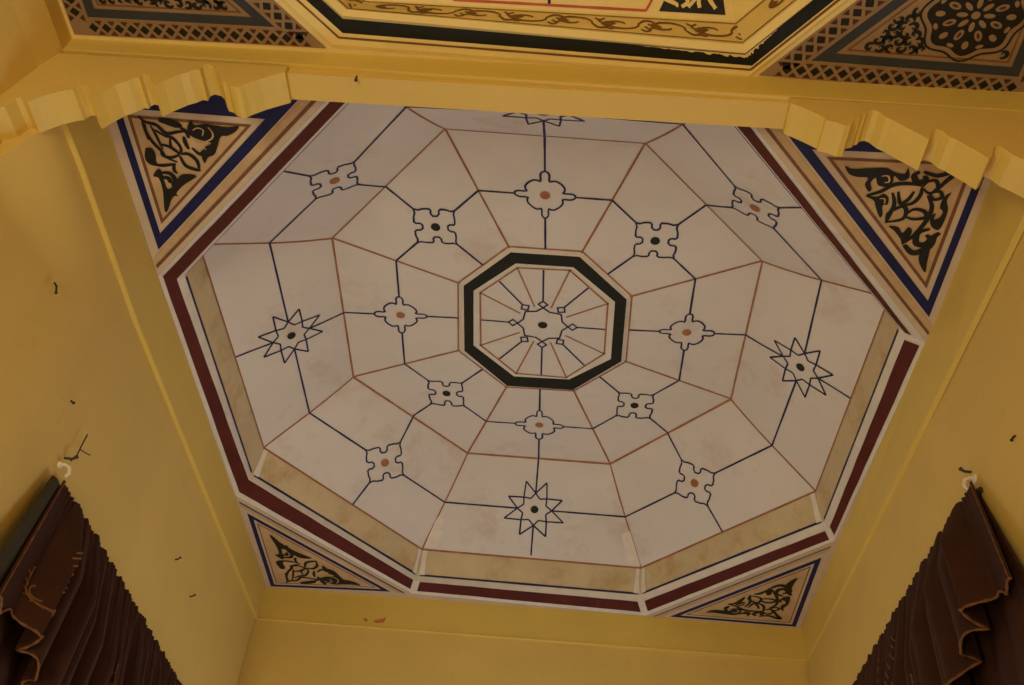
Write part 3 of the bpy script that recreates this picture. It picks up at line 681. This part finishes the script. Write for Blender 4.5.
# ---------------------------------------------------------------- curtains
def curtain(label, side, xw, y0, y1, z0, dropN, dropF, flare, seed, folds, nearflat, bulge):
    rnd=random.Random(seed)
    root=thing('curtain',label,'curtain',U(xw,y0,z0),'brown ruched curtains on the alcove walls')
    ph=[rnd.uniform(-.30,.30) for _ in range(80)]; am=[rnd.uniform(.45,1.3) for _ in range(80)]; wd=[rnd.uniform(.5,1.1) for _ in range(80)]
    def pleat(u):
        k=int(math.floor(u)); t=u-k
        a=.5*(am[k%80]+.9)
        t=t+ph[k%80]*t*(1-t)
        return a*(math.sin(math.pi*t)**(.55+.35*wd[k%80]))          # round crest, tight valley
    def drop(s): return dropN+(dropF-dropN)*min(1,max(0,s-.05)*3.6)
    def cloth(s,t,push=0.0):
        flat=min(1,max(0,(s-nearflat*.75)/(nearflat*.35)))
        y=y0+(y1-y0)*s-flare*t*(1-.45*s)
        u=folds*s
        small=.0012*math.sin(s*folds*19+2*math.sin(s*23))+.0008*math.sin(s*folds*47+1)
        d=.010+bulge*t+flat*(.003+.029*min(1,t*2.6)**.9)*pleat(u)+flat*.004*min(1,t*3)*(1-t)*pleat(u*2.3+.4)+small*(1-t)**4
        z=z0-drop(s)*t+(.0014*math.sin(s*folds*13+1)+.0008*math.sin(s*folds*31)+.0012*math.sin(s*folds*6))*max(0,1-t*6)
        return U(xw-side*(d+push),y,z)
    NS_,NT_=1100,36
    def hem(s):
        w=(s*folds+.5)%1.0
        return 1.0-.05*abs(math.sin(math.pi*w))**.5-.015*math.sin(9.1*s*folds)
    mb=MB(); rows=[[cloth(i/NS_,hem(i/NS_)*(j/NT_)**1.3) for i in range(NS_+1)] for j in range(NT_+1)]
    mb.grid(rows,'cloth')
    v=mb.build('valance',root)
    so=v.modifiers.new('thick','SOLIDIFY'); so.thickness=.003; so.offset=0
    mb=MB(); H=(z0+EYE/S-.01)
    def drape(s,t):
        u=folds*.8*s+.3; y=y0+.006+(y1-y0)*s-(flare*1.05+.010)*min(1,t*H/dropN)*(1-.8*s)
        d=.004+.5*bulge*min(1,t*H/dropN)+.008*min(1,t*5)*pleat(u)
        return U(xw-side*d,y,z0-.004-H*t)
    mb.grid([[drape(i/200,j/60) for i in range(201)] for j in range(61)],'cloth')
    v2=mb.build('drape',root); so=v2.modifiers.new('thick','SOLIDIFY'); so.thickness=.003; so.offset=0
    mb=MB()
    pts=[cloth(i/NS_,hem(i/NS_))+Vector((-side*.004,0,0)) for i in range(0,NS_+1,2)]
    mb.tube(pts,[.0036+.0010*math.sin(i*1.7) for i in range(len(pts))],'gold',6); mb.build('hem_trim',root,'gold brown cord along the hem')
    mb=MB()
    pts=[cloth(.004,hem(0)*j/30)+Vector((-side*.003,0,0)) for j in range(31)]
    mb.tube(pts,[.0022+.0008*math.sin(q*2.1) for q in range(31)],'gold',6); mb.build('side_trim',root,'gold brown cord down the near edge')
    def spray(s0,t0,k,da):
        mb=MB()
        def run(c,r0,r1,w):
            P3=[cloth(max(.004,s),min(.95,max(.05,t)))+Vector((-side*.0035,0,0)) for s,t in smooth2(c,n=3)]
            mb.tube(P3,[r0+r1*abs(math.sin(i*w)) for i in range(len(P3))],'gold',5)
        arc=[(s0+.017*k*math.cos(.4+.3*q),t0+.13*k*math.sin(.4+.3*q)-.012*q*k) for q in range(11)]
        run(arc,.0022,.0018,1.1)
        run([(s0+.007*k*math.cos(1+.5*q),t0+.01+.05*k*math.sin(1+.5*q)) for q in range(7)],.0020,.0020,1.3)
        for q in range(9):
            s,t=arc[min(10,q+1)]; a=.4+.3*q
            run([(s+.002*k,t),(s+.009*k*math.cos(a-.5),t+.055*k*math.sin(a-.5)-.02),(s+.013*k*math.cos(a-.2),t+.075*k*math.sin(a-.2)-.035)],.0014,.0016,.8)
        for q in range(7):
            s=s0+.016*k+.005*k*math.sin(q*.9); t=t0-.10*k-.055*q*k
            run([(s-.004*k,t+.02*k),(s,t),(s+.005*k,t-.025*k)],.0016,.0022,.9)
        mb.build('embroidery',root,'gold brown embroidered spray')
    for q in SPRAYS[seed]: spray(*q,0)
    return root,cloth
SPRAYS={11:[(.055,.74,.85),(.33,.42,.7),(.62,.45,.9),(.85,.45,.9)],12:[(.30,.52,.6),(.36,.45,.7),(.46,.46,.8),(.62,.5,.9),(.85,.5,.9)]}
cl,clothL=curtain('dark brown ruched curtain with gold embroidery hanging on the left wall',-1,-.611,1.052,1.90,.643,.190,.36,.066,11,23,.06,.022)
cr,clothR=curtain('dark brown ruched curtain with gold scalloped hem hanging on the right wall',1,.4745,1.042,1.90,.739,.184,.36,.092,12,25,.055,.022)
# grey lining that shows beside the left curtain only
mb=MB()
rows=[]
for j in range(25):
    t=j/24; y=1.046-.062*t; wdt=.018+.012*t
    rows.append([U(-.611+.010+.016*t-.0015*math.sin(k*1.7+3*t),y+.012-(wdt+.012)*k/4,.637-.0005*k-.20*t) for k in range(5)])
mb.grid(rows,'lining'); o=mb.build('lining',cl,'grey green lining along the near edge'); so=o.modifiers.new('thick','SOLIDIFY'); so.thickness=.004; so.offset=0
for r_,side,xw,y0,z0 in ((cl,-1,-.611,1.050,.641),(cr,1,.4745,1.040,.738)):
    mb=MB(); X=xw-side*.005
    mb.tube([U(X,y0-.004+ (1.91-y0)*k/6,z0-.012) for k in range(7)],.008,'steel',10)
    mb.build('rod',r_)

# hooks at the near ends of the curtains, and loose nails
def hook(label,side,x,y,z,ring_):
    root=thing('curtain_hook',label,'hook',U(x,y,z),'hooks holding the near ends of the curtains')
    mb=MB(); a=U(x,y,z); n=Vector((-side,0,0))
    mb.tube([a+n*-.01,a+n*.018,a+n*.030+Vector((0,.004,-.006)),a+n*.034+Vector((0,.006,-.024)),a+n*.026+Vector((0,.006,-.036))],[.006,.006,.006,.0055,.004],'plastic',10); mb.build('hook_arm',root)
    mb=MB(); mb.tube([a+n*-.005,a+n*.004,a+n*.008],[.011,.011,.007] if ring_ else [.016,.016,.010],'plastic',16); mb.build('base_plate',root)
    mb=MB(); b=a+Vector((0,.012,.030))
    mb.tube([b+n*-.01,b+n*.022,b+n*.032+Vector((0,.004,.012))],[.0038,.0038,.006],'steel',8); mb.build('nail',root,'rusty bent nail')
    return root
hook('white plastic hook under a bent rusty nail at the peak of the left curtain',-1,-.6095,1.046,.662,True)
h=hook('small white plastic hook with a nail at the peak of the right curtain',1,.4735,1.052,.752,False)
mb=MB(); a=U(-.6105,1.052,.672)
wire=[a+Vector((.02,.0,.0)),a+Vector((.024,.012,.03)),a+Vector((.02,.02,.055)),a+Vector((.026,.012,.08)),a+Vector((.022,.022,.11))]
mb.tube(wire,.0022,'steel',6); mb.tube([wire[2],wire[2]+Vector((.01,.03,.006)),wire[2]+Vector((.01,.05,.016))],.0018,'steel',6)
tag(mb.build('wire',origin=a),'thin twisted wire end sticking up above the peak of the left curtain','wire')
def nail(label,p,n,size,tilt,name='wall_nail'):
    root=thing(name,label,'nail',p)
    n=Vector(n); t=Vector(tilt)
    mb=MB(); mb.tube([p-n*.006,p+n*.004+t*size*.35,p+n*.010+t*size],[.0030,.0032,.0026],'steel',8); mb.build('shank',root)
    mb=MB(); e=p+n*.010+t*size; d=(n*.5+t).normalized(); mb.tube([e,e+d*.003],[.0046,.0046],'steel',10); mb.build('head',root)
    return root
nail('bent rusty nail high on the left wall, above the left curtain',U(-.6105,.877,.7991),(1,0,0),.032,(0,.1,-1))
nail('tiny nail on the left wall between the bent nail and the curtain',U(-.6115,1.0068,.7288),(1,0,0),.012,(0,1,0))
nail('upper small nail on the left wall beyond the curtain, near the far corner',U(-.6125,1.4824,.7807),(1,0,0),.012,(0,.3,1))
nail('lower small nail on the left wall beyond the curtain, near the far corner',U(-.613,1.5932,.7746),(1,0,0),.010,(0,.3,1))
nail('short dark nail on the right wall, above the right curtain',U(.4715,.9306,.7266),(-1,0,0),.014,(0,.2,-1))
nail('small bent nail sticking out under the flat middle of the beam',U(-.2705,.690,.9665),(0,0,-1),.012,(.2,-.4,-.6),'ceiling_nail')
# chipped paint on the back band
def chip(label,pts,off):
    mb=MB(); mb.prism([U(x,1.9735-.0290*(x+.37)*.97-off,z) for x,z in pts],[U(x,1.9735-.0290*(x+.37)*.97+.0015,z) for x,z in pts],'pink')
    tag(mb.build('paint_chip',origin=U(pts[0][0],1.972,pts[0][1])),label,'paint chip')
chip('larger pink chip of scraped paint on the yellow band of the back wall',[(-.3790,.9425),(-.3700,.9465),(-.3600,.9505),(-.3545,.9520),(-.3580,.9415),(-.3640,.9410),(-.3710,.9400)],.0006)
chip('tiny pink chip beside the larger one on the yellow band of the back wall',[(-.4010,.9460),(-.3930,.9475),(-.3905,.9410),(-.3960,.9415)],.0006)

# ---------------------------------------------------------------- daylight, camera, view
w=bpy.data.worlds.new('world'); bpy.context.scene.world=w; w.use_nodes=True
w.node_tree.nodes['Background'].inputs['Color'].default_value=(.75,.85,1,1); w.node_tree.nodes['Background'].inputs['Strength'].default_value=.6
def area(name,loc,rot,sx,sy,power,colr):
    l=bpy.data.lights.new(name,'AREA'); l.shape='RECTANGLE'; l.size=sx; l.size_y=sy; l.energy=power; l.color=colr
    o=bpy.data.objects.new(name,l); col.objects.link(o); o.location=loc; o.rotation_euler=rot; o['kind']='helper'; return o
# lamp added in the doorway behind the photographer, tinted yellow for wall bounce
area('doorway_warm_fill',(U(-.46,-.60,0).x,U(0,-.605,0).y,1.05),(math.radians(90),0,0),.35,1.9,112,(1,.89,.50))
# daylight through the low alcove windows under the curtains
area('back_window_daylight',(-.07*S,1.935*S,1.15),(math.radians(-90),0,0),1.7,1.7,22,(.78,.90,1))
area('right_window_daylight',(.430*S,1.62*S,1.35),(0,math.radians(90),0),1.7,1.3,46,(.80,.91,1))
area('left_window_daylight',(-.570*S,1.62*S,1.35),(0,math.radians(-90),0),1.7,1.3,26,(.80,.91,1))

cam=bpy.data.cameras.new('camera'); cam.lens=36*1059.73/1024; cam.sensor_width=36
co=bpy.data.objects.new('camera',cam); col.objects.link(co); co.location=(0,0,EYE)
co.rotation_euler=(math.radians(131.0225),math.radians(-5.6865),math.radians(.1418)); cam.clip_start=.01
sc=bpy.context.scene; sc.camera=co
sc.view_settings.view_transform='Standard'; sc.view_settings.look='None'; sc.view_settings.gamma=1; sc.view_settings.use_curve_mapping=False
sc.view_settings.exposure=-0.68
sc.cycles.use_denoising=True; sc.cycles.max_bounces=10; sc.cycles.diffuse_bounces=6
